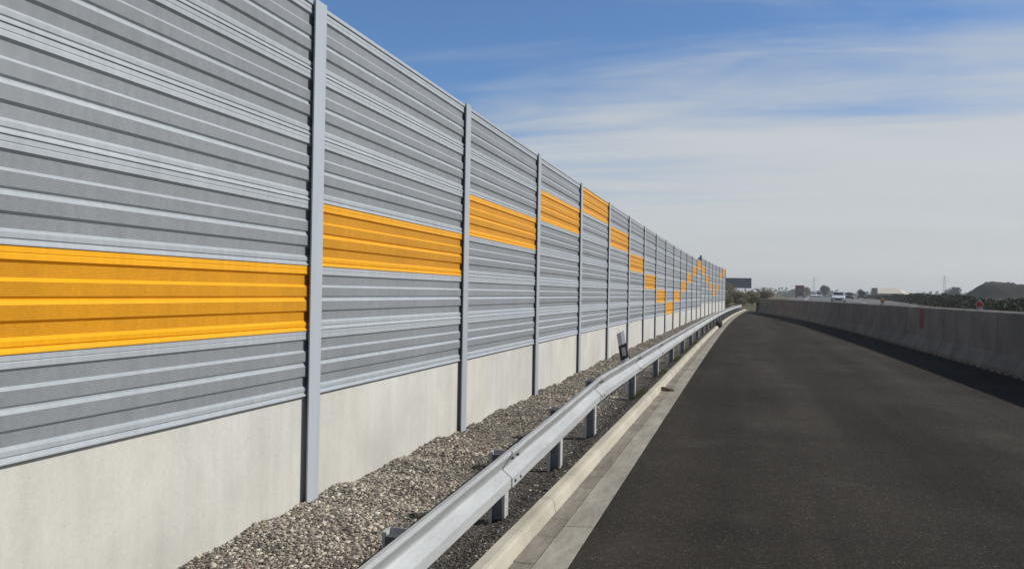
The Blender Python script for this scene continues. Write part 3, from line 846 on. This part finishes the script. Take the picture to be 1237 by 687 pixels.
GV = 'vehicles on the carriageway'
car('parked_car', 12.75, 138, M['car_white'], 'white car with a dark windscreen driving towards the viewer', R(-5), group=GV)
car('car', 20.6, 300, M['car_white'], 'tiny white car just beside the red lorry', R(-4), group=GV)
car('van', 24.4, 330, M['car_white'], 'tiny white van between the red lorry and the white car', R(-4), True, group=GV)
car('car', 22.0, 215, M['car_dark'], 'dark car far off, behind and to the right of the white car', R(-4), group=GV)
car('van', 30.0, 262, M['car_dark'], 'dark van far off beside the beige hall', R(-4), True, group=GV)
bpy.data.objects['parked_car'].name = 'white_car'

lo = empty('lorry', (15.7, 285, ground_z(15.7, 285)), R(-4)); tag(lo, 'dark red lorry seen from the front on the far carriageway', 'lorry', GV)
MB().box(-1.22, 1.22, -1.1, 1.0, .45, 3.0, bev=.18).build('cab', M['lorry_red'], lo)
MB().box(-1.25, 1.25, 1.3, 9.5, .95, 3.55, bev=.12).build('box_body', M['lorry_red'], lo)
MB().box(-1.05, 1.05, -1.125, -1.085, 1.65, 2.6, bev=.01).build('windscreen', M['glass'], lo)
MB().box(-.9, .9, -1.125, -1.085, .75, 1.4, bev=.01).build('grille', M['plastic_black'], lo)
MB().box(-1.0, 1.0, .6, 9.3, .62, .94).build('chassis', M['plastic_black'], lo)
for sx in (-1, 1):
    MB().box(sx * .9 - .15, sx * .9 + .15, -1.14, -1.09, .55, .72, bev=.01).build('headlight', M['headlight'], lo)
    MB().box(sx * 1.4 - .12, sx * 1.4 + .12, -1.0, -.9, 1.8, 2.4, bev=.03).build('mirror', M['plastic_black'], lo)
    for yy in (-.2, 5.8, 7.1): MB().tube((sx * .85, yy, .48), (sx * 1.2, yy, .48), .48, .48, 18).build('wheel', M['tyre'], lo)

# ------------------------------------------------------------------ haze
HAZE = 0.00040
if HAZE:
    hz = MB().box(-6500, 6500, -600, 7500, -2.5, 45).build('haze', bpy.data.materials.new('haze_air')); tag(hz, 'thin pale haze over the land', 'haze', kind='stuff')
    hm = hz.data.materials[0]; hm.use_nodes = True; nt = hm.node_tree; nt.nodes.clear()
    out = nt.nodes.new('ShaderNodeOutputMaterial'); pv = nt.nodes.new('ShaderNodeVolumePrincipled')
    pv.inputs['Color'].default_value = (.93, .95, .97, 1); pv.inputs['Density'].default_value = HAZE; pv.inputs['Anisotropy'].default_value = .3
    nt.links.new(pv.outputs[0], out.inputs['Volume'])

# ------------------------------------------------------------------ sky and sun
w = bpy.data.worlds.new('World'); scn.world = w; w.use_nodes = True
nt = w.node_tree; nt.nodes.clear()
class WN(NT):
    def __init__(s): s.t = nt
s = WN()
out = s.n('ShaderNodeOutputWorld'); bg = s.n('ShaderNodeBackground'); s.l(bg.outputs[0], out.inputs['Surface'])
sky = s.n('ShaderNodeTexSky'); sky.sky_type = 'NISHITA'; sky.sun_disc = False
sky.sun_elevation = R(SUN_EL); sky.sun_rotation = R(SUN_AZ); sky.air_density = 1.0; sky.dust_density = 0.4; sky.ozone_density = 2.0; sky.altitude = 200
tc = s.n('ShaderNodeTexCoord'); sep = s.n('ShaderNodeSeparateXYZ'); s.l(tc.outputs['Generated'], sep.inputs[0])
zc = s.math('MAXIMUM', sep.outputs[2], 0.0)
den = s.math('ADD', zc, 0.09)
cmb = s.n('ShaderNodeCombineXYZ'); s.l(s.math('DIVIDE', sep.outputs[0], den), cmb.inputs[0]); s.l(s.math('DIVIDE', sep.outputs[1], den), cmb.inputs[1])
mp = s.n('ShaderNodeMapping'); s.l(cmb.outputs[0], mp.inputs['Vector']); mp.inputs['Rotation'].default_value = (0, 0, R(48)); mp.inputs['Scale'].default_value = (.38, 1.25, 1); mp.inputs['Location'].default_value = (1.7, .4, 0)
n1 = s.noise(mp.outputs[0], .85, 6, .55, .7)
n2 = s.noise(mp.outputs[0], 2.6, 6, .62, .9)
nn = s.math('ADD', s.math('MULTIPLY', n1, .7), s.math('MULTIPLY', n2, .3))
# veil: thick near the horizon and towards the sun's side, torn into streaks higher up
e = s.math('SUBTRACT', zc, s.math('MULTIPLY', sep.outputs[0], .16))
e = s.math('ADD', e, s.math('MULTIPLY', s.math('SUBTRACT', nn, .5), -.52))
veil = s.n('ShaderNodeMapRange'); veil.interpolation_type = 'SMOOTHSTEP'
s.l(e, veil.inputs['Value']); veil.inputs['From Min'].default_value = .30; veil.inputs['From Max'].default_value = .10; veil.inputs['To Min'].default_value = .03; veil.inputs['To Max'].default_value = .95
tint = s.ramp(zc, [(0.0, (1.0, 1.0, 1.0)), (.12, (.98, 1.0, 1.02)), (.35, (.80, .85, .93)), (1.0, (.42, .45, .52))])
cloud = s.mix(1.0, (5.95, 6.1, 6.15), s.mix(1.0, tint, s.ramp(n1, [(.3, .97), (.7, 1.05)]), 'MULTIPLY'), 'MULTIPLY')
hs = s.n('ShaderNodeHueSaturation'); s.l(s.mix(1.0, sky.outputs[0], s.ramp(zc, [(.30, (.52, .80, 1.12)), (.62, (.66, .66, .62))]), 'MULTIPLY'), hs.inputs['Color'])
col = s.mix(veil.outputs[0], hs.outputs[0], cloud)
s.l(col, bg.inputs['Color']); bg.inputs['Strength'].default_value = 0.10

sd = Vector((math.sin(R(SUN_AZ)) * math.cos(R(SUN_EL)), math.cos(R(SUN_AZ)) * math.cos(R(SUN_EL)), math.sin(R(SUN_EL))))
sl = bpy.data.lights.new('sun', 'SUN'); sl.energy = 4.2; sl.angle = R(.5); sl.color = (1.0, .955, .88)
so = bpy.data.objects.new('sun', sl); COL.objects.link(so); so.rotation_euler = sd.to_track_quat('Z', 'Y').to_euler(); so.location = (20, 10, 30)

# ------------------------------------------------------------------ camera
cd = bpy.data.cameras.new('camera'); cam = bpy.data.objects.new('camera', cd); COL.objects.link(cam); scn.camera = cam
cd.sensor_width = 36; cd.lens = 36 * 1140 / 1237; cd.clip_start = .05; cd.clip_end = 20000
cam.location = (0, 0, CAM_H)
cam.rotation_euler = (Matrix.Rotation(R(13.8), 3, 'Z') @ Matrix.Rotation(R(90 + .44), 3, 'X') @ Matrix.Rotation(R(.95), 3, 'Z')).to_euler()

vs = scn.view_settings; vs.view_transform = 'Standard'; vs.look = 'None'; vs.exposure = 0; vs.gamma = 1; vs.use_curve_mapping = False
scn.cycles.use_denoising = True
scn.cycles.max_bounces = 6; scn.cycles.volume_bounces = 1; scn.cycles.volume_step_rate = 4
